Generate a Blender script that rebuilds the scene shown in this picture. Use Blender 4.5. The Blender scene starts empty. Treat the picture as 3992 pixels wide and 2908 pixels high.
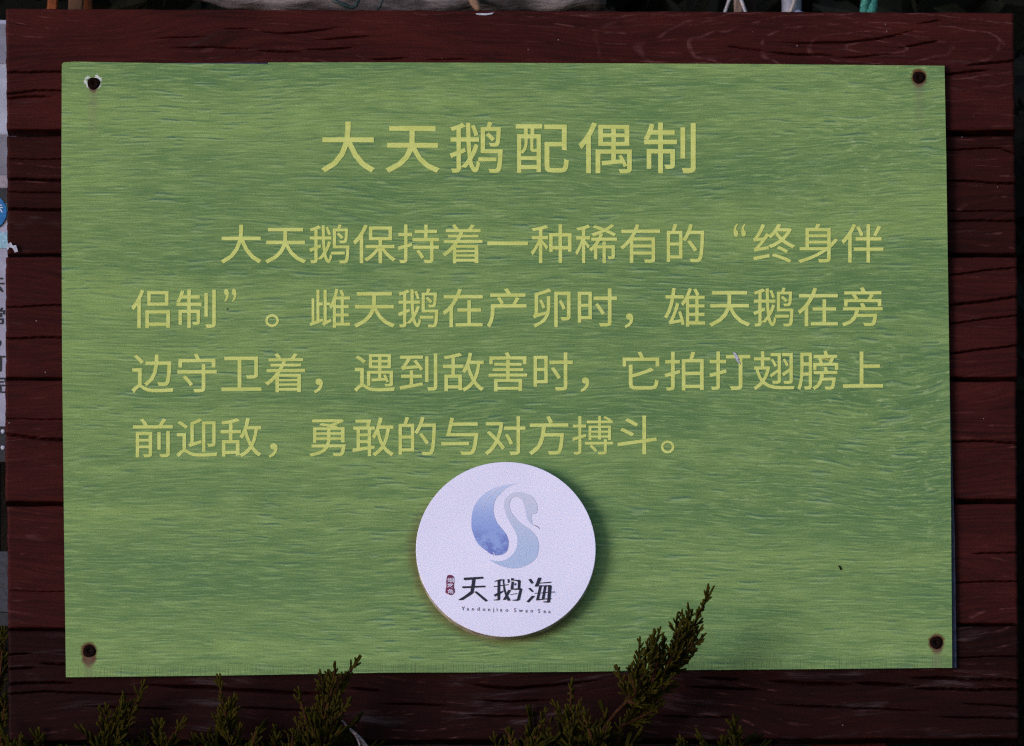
import bpy, bmesh, math, random
import numpy as np
from mathutils import Vector, Matrix

random.seed(7); np.random.seed(7)
S = bpy.context.scene
col = S.collection

# ------------------------------------------------------------------ camera
D = 10.0                       # metres from lens to sign
K = 1.2176 / 3992              # metres per photograph pixel at the sign
ZC = 1.30                      # height of the sign's middle
TH = math.radians(-14.5)       # the sign leans back
cam_d = bpy.data.cameras.new('camera'); cam = bpy.data.objects.new('camera', cam_d); col.objects.link(cam)
cam.location = (0, -D, ZC); cam.rotation_euler = (math.pi/2, 0, 0)
cam_d.sensor_width = 36; cam_d.lens = 36*D/1.2176; cam_d.clip_end = 200; cam_d.clip_start = 0.1
cam_d.dof.use_dof = True; cam_d.dof.focus_distance = D; cam_d.dof.aperture_fstop = 9.0
S.camera = cam
S.cycles.filter_width = 1.25; S.cycles.use_denoising = False; S.cycles.sampling_pattern = 'BLUE_NOISE'   # keep the fine print crisp

# ------------------------------------------------------------------ sky, sun, exposure
SUN_AZ, SUN_EL = math.radians(231), math.radians(7)
w = bpy.data.worlds.new('World'); S.world = w; w.use_nodes = True
nt = w.node_tree; nt.nodes.clear()
sky = nt.nodes.new('ShaderNodeTexSky'); sky.sky_type = 'NISHITA'; sky.sun_disc = False
sky.sun_elevation = SUN_EL; sky.sun_rotation = SUN_AZ; sky.dust_density = 0.5; sky.ozone_density = 2.0
bg = nt.nodes.new('ShaderNodeBackground'); bg.inputs['Strength'].default_value = 0.15
wo = nt.nodes.new('ShaderNodeOutputWorld')
nt.links.new(sky.outputs[0], bg.inputs[0]); nt.links.new(bg.outputs[0], wo.inputs[0])
sd = bpy.data.lights.new('sun', 'SUN'); sd.energy = 1.3; sd.angle = math.radians(24); sd.color = (0.88, 0.90, 1.0)
so = bpy.data.objects.new('sun', sd); col.objects.link(so)
to_sun = Vector((math.sin(SUN_AZ)*math.cos(SUN_EL), math.cos(SUN_AZ)*math.cos(SUN_EL), math.sin(SUN_EL)))
so.rotation_euler = to_sun.to_track_quat('Z', 'Y').to_euler(); so.location = to_sun*8
vs = S.view_settings
vs.view_transform = 'Standard'; vs.look = 'None'; vs.gamma = 1; vs.use_curve_mapping = False; vs.exposure = 0.85

# ------------------------------------------------------------------ helpers
CT, ST = math.cos(TH), math.sin(TH)
LB = ZC / CT                   # along the sign from its foot on the ground to its middle
BASE = (0, LB*ST, 0)

def on_sign(px, py, n=0.0):
    """photograph pixel -> coordinates in the sign's own frame (x right, y into the board, z up along the board), n proud"""
    px = np.asarray(px, float); py = np.asarray(py, float)
    dx, dz = (px-1996)*K/D, -(py-1454)*K/D
    # camera at (0,-D,0) relative to the middle ; ray (dx,1,dz)*s ; plane: -y*CT - z*ST = n
    s = (D*CT - n) / (CT + dz*ST)
    X = dx*s; Y = -D + s; Z = dz*s
    t = -Y*ST + Z*CT
    return X, np.full_like(X, 0)-n, t + LB

def at(px, py, Y):
    f = (D+Y)/D
    return Vector(((px-1996)*K*f, Y, ZC-(py-1454)*K*f))

def link(name, me, parent=None, mats=()):
    o = bpy.data.objects.new(name, me); col.objects.link(o)
    for m in mats: me.materials.append(m)
    if parent: o.parent = parent
    return o

def mesh(name, verts, faces, smooth=False):
    me = bpy.data.meshes.new(name); me.from_pydata([tuple(v) for v in verts], [], faces)
    if smooth: me.polygons.foreach_set('use_smooth', [True]*len(me.polygons))
    me.update(); return me

def empty(name, loc, rot=(0, 0, 0)):
    o = bpy.data.objects.new(name, None); col.objects.link(o); o.location = loc; o.rotation_euler = rot
    o.empty_display_size = 0.1
    return o

def tag(o, label, cat, group=None):
    o['label'] = label; o['category'] = cat
    if group: o['group'] = group
    return o

class NT:
    def __init__(s, name):
        s.m = bpy.data.materials.new(name); s.m.use_nodes = True; s.t = s.m.node_tree; s.t.nodes.clear()
        s.out = s.n('ShaderNodeOutputMaterial'); s.b = s.n('ShaderNodeBsdfPrincipled')
        s.l(s.b.outputs[0], s.out.inputs[0])
    def n(s, typ, **kw):
        x = s.t.nodes.new(typ)
        for k, v in kw.items(): setattr(x, k, v)
        return x
    def l(s, a, b): s.t.links.new(a, b)
    def put(s, inp, v):
        if hasattr(v, 'is_linked') or hasattr(v, 'links'): s.l(v, inp)
        else: inp.default_value = v
    def math(s, op, a, b=0.0, c=0.0, clamp=False):
        x = s.n('ShaderNodeMath', operation=op); x.use_clamp = clamp
        s.put(x.inputs[0], a); s.put(x.inputs[1], b); s.put(x.inputs[2], c); return x.outputs[0]
    def mix(s, f, a, b, mode='MIX'):
        x = s.n('ShaderNodeMix', data_type='RGBA', blend_type=mode)
        s.put(x.inputs[0], f)
        for i, v in ((6, a), (7, b)):
            if isinstance(v, tuple): x.inputs[i].default_value = (*v[:3], 1)
            else: s.l(v, x.inputs[i])
        return x.outputs[2]
    def coord(s): return s.n('ShaderNodeTexCoord').outputs['Object']
    def sep(s, v):
        x = s.n('ShaderNodeSeparateXYZ'); s.l(v, x.inputs[0]); return x.outputs
    def comb(s, x, y, z):
        c = s.n('ShaderNodeCombineXYZ')
        for i, v in enumerate((x, y, z)): s.put(c.inputs[i], v)
        return c.outputs[0]
    def map(s, v, scale=(1, 1, 1), loc=(0, 0, 0)):
        x = s.n('ShaderNodeMapping'); s.l(v, x.inputs[0]); x.inputs['Scale'].default_value = scale; x.inputs['Location'].default_value = loc
        return x.outputs[0]
    def noise(s, v, scale=1, detail=3, rough=.55, dist=0.0):
        x = s.n('ShaderNodeTexNoise'); s.l(v, x.inputs['Vector']); x.inputs['Scale'].default_value = scale
        x.inputs['Detail'].default_value = detail; x.inputs['Roughness'].default_value = rough; x.inputs['Distortion'].default_value = dist
        return x.outputs[0]
    def ss(s, v, a, b):
        x = s.n('ShaderNodeMapRange'); x.interpolation_type = 'SMOOTHSTEP'; s.l(v, x.inputs[0])
        x.inputs[1].default_value = a; x.inputs[2].default_value = b; return x.outputs[0]
    def bump(s, h, strength=.3, dist=.001):
        x = s.n('ShaderNodeBump'); x.inputs['Strength'].default_value = strength; x.inputs['Distance'].default_value = dist
        s.l(h, x.inputs['Height']); s.l(x.outputs[0], s.b.inputs['Normal'])
    def done(s, colr, rough=.6, spec=.3, metal=0.0):
        i = s.b.inputs
        if isinstance(colr, tuple): i['Base Color'].default_value = (*colr[:3], 1)
        else: s.l(colr, i['Base Color'])
        s.put(i['Roughness'], rough); i['Specular IOR Level'].default_value = spec; i['Metallic'].default_value = metal
        return s.m

def simple(name, c, rough=.6, spec=.3, var=.25, scale=200, metal=0.0):
    g = NT(name); v = g.coord()
    n = g.noise(v, scale, 4)
    c2 = tuple(x*(1-var) for x in c); c3 = tuple(min(1, x*(1+var)) for x in c)
    return g.done(g.mix(g.ss(n, .3, .7), c2, c3), rough, spec, metal)

# ------------------------------------------------------------------ materials
def wood_mat(name, wear, dark=1.0, rings=()):
    g = NT(name); v = g.coord(); x, y, z = g.sep(v)
    wp = g.noise(g.map(v, (2.2, 1, 7)), 1, 2)
    zz = g.math('ADD', z, g.math('MULTIPLY', g.math('SUBTRACT', wp, .5), .11))
    vv = g.comb(x, y, zz)
    grain = g.noise(g.map(vv, (7, 7, 210)), 1, 5, .65)
    patch = g.noise(g.map(v, (5, 5, 16)), 1, 3)
    fine = g.noise(g.map(vv, (22, 22, 600)), 1, 3, .6)
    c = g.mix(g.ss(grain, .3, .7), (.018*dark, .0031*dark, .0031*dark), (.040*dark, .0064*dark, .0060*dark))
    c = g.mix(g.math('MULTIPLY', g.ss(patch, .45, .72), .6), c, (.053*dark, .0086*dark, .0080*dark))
    # pale growth ring lines where the paint has rubbed thin
    ph = g.math('ADD', g.math('MULTIPLY', zz, 210), g.math('MULTIPLY', wp, 9))
    ln = g.math('ABSOLUTE', g.math('SINE', ph))
    ln = g.ss(ln, .955, 1.0)
    brk = g.ss(g.noise(g.map(v, (40, 40, 90)), 1, 3), .48, .66)
    lines = g.math('MULTIPLY', g.math('MULTIPLY', ln, brk), g.ss(g.noise(g.map(v, (4, 4, 9), (3, 0, 1)), 1, 2), .42, .62))
    c = g.mix(g.math('MULTIPLY', lines, .55), c, (.12, .042, .044))
    hair = g.math('MULTIPLY', g.ss(fine, .60, .76), g.ss(patch, .40, .6))
    c = g.mix(g.math('MULTIPLY', hair, .5), c, (.115, .042, .038))
    for (cx, cy, ex, sp, reach) in rings:     # cathedral figure of the sawn board
        ox, _, oz = on_sign(cx, cy); ox, oz = float(ox), float(oz)
        dx = g.math('MULTIPLY', g.math('SUBTRACT', x, ox), ex); dz = g.math('SUBTRACT', z, oz)
        r = g.math('SQRT', g.math('ADD', g.math('MULTIPLY', dx, dx), g.math('MULTIPLY', dz, dz)))
        r = g.math('ADD', r, g.math('MULTIPLY', g.math('SUBTRACT', g.noise(v, 13, 2), .5), .022))
        li = g.ss(g.math('ABSOLUTE', g.math('SINE', g.math('MULTIPLY', r, math.pi/sp))),   .965, 1.0)
        li = g.math('MULTIPLY', g.math('MULTIPLY', li, g.ss(r, reach, reach*.5)), g.ss(g.noise(v, 60, 3), .38, .66))
        c = g.mix(g.math('MULTIPLY', li, .42), c, (.13, .050, .052))
    c = g.mix(g.math('MULTIPLY', g.ss(fine, .46, .32), .55), c, (.008, .002, .002))
    # grey bare wood where paint is gone
    bare = g.math('MULTIPLY', g.ss(g.noise(g.map(vv, (9, 9, 60), (1.7, 0, 4)), 1, 4, .6), .62-wear*.1, .78-wear*.06), g.ss(fine, .38, .6))
    c = g.mix(g.math('MULTIPLY', bare, .30+.3*wear), c, (.075, .052, .060))
    # specks of grit
    sp = g.n('ShaderNodeTexVoronoi'); g.l(g.map(v, (34, 34, 34)), sp.inputs['Vector']); sp.inputs['Scale'].default_value = 1
    spk = g.math('LESS_THAN', sp.outputs['Distance'], .026)
    c = g.mix(g.math('MULTIPLY', spk, .6), c, (.30, .24, .24))
    g.bump(g.math('ADD', g.math('MULTIPLY', grain, .7), g.math('MULTIPLY', fine, .3)), .55, .0012)
    return g.done(c, g.math('ADD', .55, g.math('MULTIPLY', patch, .25)), .06)

M_wood = wood_mat('weathered_red_paint', 0.15)
M_wood_top = wood_mat('ringed_red_paint', 0.15, 1.0, [(3420, 185, .20, .0125, .085), (1120, 430, .42, .014, .10), (2350, -120, .12, .013, .09)])
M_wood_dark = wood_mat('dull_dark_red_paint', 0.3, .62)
M_wood_low = wood_mat('peeling_shaded_red_paint', .85, .36)  # peeling is wear; shade along the sign's bottom is put into the darker red

NP_ = .0065
SCREWS = [(365, 325), (3582, 302), (348, 2538), (3650, 2505)]
def panel_mat():
    g = NT('printed_green_woodgrain'); v = g.coord(); x, y, z = g.sep(v)
    lo = g.noise(g.map(v, (2.6, 1, 5.5)), 1, 2)
    mi = g.noise(g.map(v, (9, 1, 22)), 1, 2)
    rag = g.math('MULTIPLY', g.ss(x, .12, .45), g.ss(g.noise(g.map(v, (3, 1, 5), (5, 0, 2)), 1, 1), .35, .6))
    zz = g.math('ADD', z, g.math('MULTIPLY', g.math('SUBTRACT', lo, .5), .036))
    zz = g.math('ADD', zz, g.math('MULTIPLY', g.math('SUBTRACT', mi, .5), g.math('ADD', .005, g.math('MULTIPLY', rag, .020))))
    # a knot the grain bends round
    kx, ky, kz = on_sign(3500, 1830)
    dx = g.math('MULTIPLY', g.math('SUBTRACT', x, float(kx)), 9.0); dz = g.math('MULTIPLY', g.math('SUBTRACT', z, float(kz)), 7.5)
    r2 = g.math('ADD', g.math('MULTIPLY', dx, dx), g.math('MULTIPLY', dz, dz))
    kn = g.math('POWER', 2.718, g.math('MULTIPLY', r2, -1.6))
    zz = g.math('ADD', zz, g.math('MULTIPLY', kn, .016))
    vv = g.comb(x, y, zz)
    band = g.noise(g.map(vv, (1.1, 1, 11)), 1, 4, .6)
    med = g.noise(g.map(vv, (9, 1, 85)), 1, 3, .6)
    st1 = g.noise(g.map(vv, (23, 1, 300)), 1, 2, .5)
    st2 = g.noise(g.map(vv, (23, 1, 300), (0, 0, .70)), 1, 2, .5)
    st3 = g.noise(g.map(vv, (70, 1, 260), (2, 0, 9)), 1, 2, .5)
    sp = g.noise(v, 900, 2, .6)
    fig = g.noise(g.map(vv, (.9, 1, 30), (6, 0, 1)), 1, 3, .55)
    A, B = (.092, .168, .058), (.188, .276, .086)
    c = g.mix(g.ss(band, .30, .70), A, B)
    c = g.mix(g.math('MULTIPLY', g.ss(med, .42, .78), .36), c, (.225, .335, .115))
    c = g.mix(g.math('MULTIPLY', g.ss(med, .52, .26), .42), c, (.062, .148, .055))
    st4 = g.noise(g.map(vv, (36, 1, 330), (11, 0, 2.3)), 1, 2, .5)
    c = g.mix(g.math('MULTIPLY', g.ss(st4, .60, .68), .40), c, (.30, .40, .16))
    c = g.mix(g.math('MULTIPLY', g.ss(fig, .54, .38), .26), c, (.070, .145, .052))
    c = g.mix(g.math('MULTIPLY', g.ss(fig, .54, .70), .20), c, (.235, .320, .095))
    fs = g.noise(g.map(vv, (26, 1, 520), (4, 0, 6)), 1, 3, .6)
    c = g.mix(g.math('MULTIPLY', g.ss(fs, .50, .68), .55), c, (.26, .375, .135))
    c = g.mix(g.math('MULTIPLY', g.ss(fs, .50, .32), .55), c, (.055, .135, .052))
    am = g.noise(g.map(v, (4, 1, 9), (2, 0, 5)), 1, 3, .6)      # the print's pores come and go
    am = g.math('ADD', .24, g.math('MULTIPLY', g.ss(am, .36, .66), .52))
    dk = g.math('MULTIPLY', g.ss(st1, .42, .34), am)
    c = g.mix(dk, c, (.034, .098, .072))
    c = g.mix(g.math('MULTIPLY', g.ss(st2, .42, .34), g.math('MULTIPLY', am, .62)), c, (.30, .41, .19))
    c = g.mix(g.math('MULTIPLY', g.math('MULTIPLY', g.ss(st3, .40, .28), rag), .65), c, (.06, .14, .075))
    c = g.mix(g.math('MULTIPLY', g.math('MULTIPLY', g.ss(st3, .58, .72), rag), .6), c, (.33, .42, .20))
    c = g.mix(g.math('MULTIPLY', g.ss(sp, .55, .75), .30), c, (.30, .40, .15))
    c = g.mix(g.math('MULTIPLY', g.ss(sp, .45, .27), .34), c, (.045, .095, .035))
    # yellower print at the left edge, faded
    xl = g.ss(x, -.40, -.535)
    c = g.mix(g.math('MULTIPLY', xl, .10), c, (.27, .36, .09))
    # fine comb marks of the peeling film along the bottom edge
    bz = float(on_sign(2000, 2622)[2])
    slope = -(float(on_sign(3712, 2603)[2])-float(on_sign(257, 2640)[2]))/(float(on_sign(3712, 2603)[0])-float(on_sign(257, 2640)[0]))
    zr = g.math('ADD', z, g.math('MULTIPLY', x, slope))
    hgt = g.noise(g.map(v, (130, 1, 0)), 1, 2)
    edge = g.ss(g.math('SUBTRACT', zr, g.math('MULTIPLY', hgt, .012)), bz+.008, bz+.001)
    tick = g.ss(g.math('SINE', g.math('ADD', g.math('MULTIPLY', x, 2300), g.math('MULTIPLY', g.noise(g.map(v, (60, 1, 1)), 1, 1), 30))), .1, .9)
    c = g.mix(g.math('MULTIPLY', g.math('MULTIPLY', g.math('MULTIPLY', tick, edge), g.ss(g.noise(g.map(v, (260, 1, 1), (3, 0, 0)), 1, 2), .35, .6)), .5), c, (.06, .075, .035))
    # dirt flecks
    vo = g.n('ShaderNodeTexVoronoi'); g.l(g.map(v, (13, 13, 13)), vo.inputs['Vector']); vo.inputs['Scale'].default_value = 1
    vo.inputs['Randomness'].default_value = 1
    c = g.mix(g.math('LESS_THAN', vo.outputs['Distance'], .018), c, (.015, .015, .012))
    # rust bled down from each screw
    for i, (sx, sy) in enumerate(SCREWS):
        ox, _, oz = on_sign(sx, sy); ox, oz = float(ox), float(oz)
        wob = g.math('MULTIPLY', g.math('SUBTRACT', g.noise(v, 160, 2), .5), .008)
        ax = g.math('ABSOLUTE', g.math('ADD', g.math('SUBTRACT', x, ox), wob))
        az = g.math('SUBTRACT', z, oz)
        below = g.math('MAXIMUM', g.math('MULTIPLY', az, -1), 0.0)
        above = g.math('MAXIMUM', az, 0.0)
        rr = g.math('ADD', g.math('POWER', g.math('DIVIDE', ax, .0085), 2.0),
                    g.math('ADD', g.math('POWER', g.math('DIVIDE', below, (.0125, .0125, .019, .0135)[i]), 2.0), g.math('POWER', g.math('DIVIDE', above, .0085), 2.0)))
        ring = g.ss(rr, 1.75, .6)
        if i == 0:
            r0 = g.math('SQRT', g.math('ADD', g.math('POWER', ax, 2.0), g.math('POWER', g.math('SUBTRACT', az, .001), 2.0)))
            c = g.mix(g.math('MULTIPLY', g.ss(r0, .0118, .0098), g.ss(g.noise(v, 140, 2), .40, .50)), c, (.48, .50, .50))
            ring = g.ss(g.math('ADD', g.math('POWER', g.math('DIVIDE', ax, .006), 2.0), g.math('POWER', g.math('DIVIDE', g.math('ADD', az, .006), .008), 2.0)), 1.4, .3)
        c = g.mix(g.math('MULTIPLY', ring, .95), c, (.078, .011, .003))
        drip = g.math('MULTIPLY', g.ss(g.math('DIVIDE', ax, .009), 1.0, .1), g.math('MULTIPLY', g.ss(below, .10, .005), g.ss(below, .0, .008)))
        c = g.mix(g.math('MULTIPLY', drip, .32), c, (.15, .12, .09))
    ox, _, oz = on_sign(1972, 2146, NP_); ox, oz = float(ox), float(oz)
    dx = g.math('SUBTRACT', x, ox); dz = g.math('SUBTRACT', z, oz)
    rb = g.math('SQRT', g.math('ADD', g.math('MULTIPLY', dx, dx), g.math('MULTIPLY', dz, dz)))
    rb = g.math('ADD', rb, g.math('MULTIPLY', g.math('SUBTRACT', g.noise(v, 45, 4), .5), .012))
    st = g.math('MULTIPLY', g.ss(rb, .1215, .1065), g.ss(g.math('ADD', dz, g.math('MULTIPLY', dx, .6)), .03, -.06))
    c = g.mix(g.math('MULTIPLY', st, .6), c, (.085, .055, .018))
    g.bump(g.math('ADD', sp, med), .12, .0006)
    return g.done(c, .55, .25)
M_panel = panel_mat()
M_pside = simple('teal_panel_edge', (.03, .075, .062), .5)
M_navy = simple('dark_navy_backing', (.018, .022, .050), .6, var=.5, scale=120)
def print_mat():
    g = NT('printed_yellow_lettering'); v = g.coord()
    sp = g.noise(v, 1100, 2, .6); md = g.noise(g.map(v, (20, 1, 120)), 1, 3)
    c = g.mix(g.ss(md, .3, .7), (.46, .50, .135), (.55, .585, .185))
    c = g.mix(g.math('MULTIPLY', g.ss(sp, .45, .25), .5), c, (.31, .36, .08))
    return g.done(c, .55, .25)
M_text = print_mat()
def badge_mat():
    g = NT('printed_white_badge'); v = g.coord()
    sp = g.noise(v, 700, 3, .7); lg = g.noise(v, 14, 3)
    c = g.mix(g.ss(lg, .3, .7), (.69, .66, .89), (.735, .70, .93))
    c = g.mix(g.math('MULTIPLY', g.ss(sp, .34, .22), .2), c, (.35, .33, .42))
    vo = g.n('ShaderNodeTexVoronoi'); g.l(v, vo.inputs['Vector']); vo.inputs['Scale'].default_value = 70
    c = g.mix(g.math('MULTIPLY', g.math('LESS_THAN', vo.outputs['Distance'], .035), .6), c, (.16, .14, .20))
    return g.done(c, .5, .3)
M_badge = badge_mat()
def rim_mat():
    g = NT('stained_badge_rim'); v = g.coord()
    c = g.mix(g.ss(g.noise(v, 60, 4), .35, .65), (.24, .19, .16), (.46, .41, .38))
    return g.done(c, .6, .3)
M_rim = rim_mat()
def wing_mat():
    g = NT('printed_blue_watercolour'); v = g.coord(); x, y, z = g.sep(v)
    z0 = float(on_sign(1900, 2165)[2]); z1 = float(on_sign(1900, 1885)[2])
    n = g.noise(v, 75, 5, .65); t = g.n('ShaderNodeMapRange'); g.l(z, t.inputs[0]); t.inputs[1].default_value = z0; t.inputs[2].default_value = z1
    tt = t.outputs[0]
    c = g.mix(g.ss(tt, .30, .95), (.26, .34, .70), (.50, .56, .82))
    c = g.mix(g.math('MULTIPLY', g.ss(tt, .42, .05), g.ss(n, .42, .60)), c, (.15, .185, .52))
    return g.done(c, .5, .3)
M_wing = wing_mat()
def swan_mat():
    g = NT('printed_grey_blue_wash'); v = g.coord(); x, y, z = g.sep(v)
    z0 = float(on_sign(1900, 2215)[2]); z1 = float(on_sign(1900, 1918)[2])
    t = g.n('ShaderNodeMapRange'); g.l(z, t.inputs[0]); t.inputs[1].default_value = z0; t.inputs[2].default_value = z1
    n = g.noise(v, 300, 2)
    c = g.mix(g.ss(t.outputs[0], .1, .95), (.40, .48, .74), (.55, .55, .74))
    c = g.mix(g.math('MULTIPLY', g.ss(n, .5, .7), .15), c, (.62, .66, .80))
    return g.done(c, .5, .3)
M_swan = swan_mat()
M_ink = simple('dark_navy_ink', (.018, .016, .034), .5)
M_ink2 = simple('grey_navy_ink', (.11, .10, .17), .5)
M_seal = simple('dark_red_seal_ink', (.16, .022, .072), .5)
M_white = simple('white_print', (.62, .59, .80), .5, var=.06)
M_screw = simple('rusty_screw', (.007, .0035, .003), .9, .03, .5, 500)
M_chip = simple('bare_white_chip', (.36, .36, .46), .6, var=.2)

# ------------------------------------------------------------------ ground and bank behind
def ground_mat(name, a, b, sc):
    g = NT(name); v = g.coord(); n = g.noise(v, sc, 6, .65)
    g.bump(n, .8, .02)
    return g.done(g.mix(g.ss(n, .3, .7), a, b), .95, .1)
M_soil = ground_mat('dry_soil', (.035, .028, .020), (.075, .06, .045), 6)
M_bank = ground_mat('dark_soil', (.006, .005, .004), (.014, .011, .009), 14)
gv = [(-14, -14, 0), (14, -14, 0), (14, 12, 0), (-14, 12, 0)]
gd = link('ground', mesh('ground', gv, [(0, 1, 2, 3)]), mats=[M_soil]); gd['kind'] = 'structure'
BANK_Z, BANK_Y = 1.71, .52
def bank():
    nx, rows = 80, []
    prof = [(BANK_Y+.02, -.02), (BANK_Y, .4), (BANK_Y+.015, .9), (BANK_Y+.01, 1.3), (BANK_Y+.02, 1.62), (BANK_Y+.05, BANK_Z), (BANK_Y+.4, BANK_Z+.01), (2.6, BANK_Z), (2.6, -.02)]
    vs_, fs = [], []
    for i in range(nx+1):
        x = -3+6*i/nx
        for j, (y, z) in enumerate(prof):
            k = 0 if j in (0, 7, 8) else 1
            vs_.append((x, y+k*random.uniform(0, .05), z+(random.uniform(-.03, -.002) if 3 <= j <= 6 else 0)))
    m = len(prof)
    for i in range(nx):
        for j in range(m-1):
            a = i*m+j; fs.append((a, a+m, a+m+1, a+1))
    o = link('earth_bank', mesh('earth_bank', vs_, fs, True), mats=[M_bank]); o['kind'] = 'structure'
bank()

# ------------------------------------------------------------------ the sign
sign = empty('wooden_sign', BASE, (TH, 0, 0))
tag(sign, 'dark red plank signboard with green text panel and round white swan badge', 'sign')

CRACKS = {
 0: [([(22,282),(60,278),(110,282),(237,277)],6),([(22,365),(140,352),(237,351)],6),([(22,382),(90,377),(220,374)],7),
     ([(655,180),(760,184),(850,183),(1000,190)],5),([(1000,197),(1190,201)],5),([(1177,192),(1290,190),(1398,183)],6),([(1010,122),(1110,128),(1200,124),(1345,102)],5),
     ([(1225,155),(1330,147),(1460,139)],5),([(1440,232),(1600,223)],5),([(3014,159),(3142,167),(3301,163),(3434,150),(3610,104)],6),([(2992,201),(3102,210),(3275,215)],6),
     ([(3266,225),(3390,217),(3495,205)],5),([(3500,186),(3570,175),(3672,155)],6),([(3761,256),(3860,243),(3953,236)],7),([(3690,289),(3780,279),(3867,270)],7),
     ([(2830,178),(2990,197)],5),([(3575,92),(3680,76)],4),([(600,150),(820,139)],3),([(1660,232),(1760,228),(1850,229)],4),([(860,112),(1000,108)],3)],
 1: [([(22,616),(237,616)],3),([(22,694),(237,697)],8),([(22,743),(237,747)],4),([(22,811),(237,814)],9),([(3699,579),(3902,572),(3960,594)],5),
     ([(3690,698),(3962,712)],7),([(3692,818),(3960,818)],4),([(3700,856),(3962,856)],6)],
 2: [([(22,1196),(238,1187)],5),([(22,1317),(238,1313)],6),([(3699,1070),(3966,1039)],5),([(3699,1190),(3965,1156)],8),([(3703,1260),(3966,1227)],5),([(3721,1375),(3966,1344)],6)],
 3: [([(21,1692),(130,1704),(245,1714)],9),([(3708,1719),(3850,1718),(3962,1725)],6),([(21,1630),(240,1633)],3)],
 4: [([(3779,2157),(3968,2150)],5),([(3728,2268),(3966,2262)],5),([(31,2300),(240,2304)],3)],
 5: [([(31,2550),(132,2544)],6),([(31,2605),(145,2602)],7),([(154,2586),(256,2588)],6),([(33,2665),(198,2658),(304,2663)],8),([(31,2702),(198,2694),(379,2702),(573,2707)],6),
     ([(542,2667),(688,2674),(838,2680),(908,2687),(1078,2696),(1247,2704),(1330,2703)],11),([(1371,2679),(1500,2692)],7),([(1800,2655),(1897,2675),(2018,2682),(2140,2672),(2367,2648)],9),
     ([(1824,2723),(1994,2735),(2164,2723)],5),([(1800,2786),(2091,2793)],5),([(2721,2641),(2900,2648)],8),([(2663,2675),(2900,2684),(2992,2690)],7),([(2992,2653),(3168,2663),(3345,2669)],11),
     ([(3323,2658),(3460,2668),(3600,2673)],11),([(3548,2680),(3803,2688),(3960,2687)],9),([(3534,2638),(3742,2645),(3969,2652)],10),([(3728,2562),(3966,2556)],4),([(2992,2744),(3433,2762),(3653,2771)],5),
     ([(3653,2793),(3966,2799)],5),([(3742,2740),(3966,2753)],4),([(300,2750),(700,2765)],5),([(900,2755),(1250,2770)],5),([(1480,2740),(1760,2748)],5),([(2550,2790),(2900,2796)],5)]}
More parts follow.
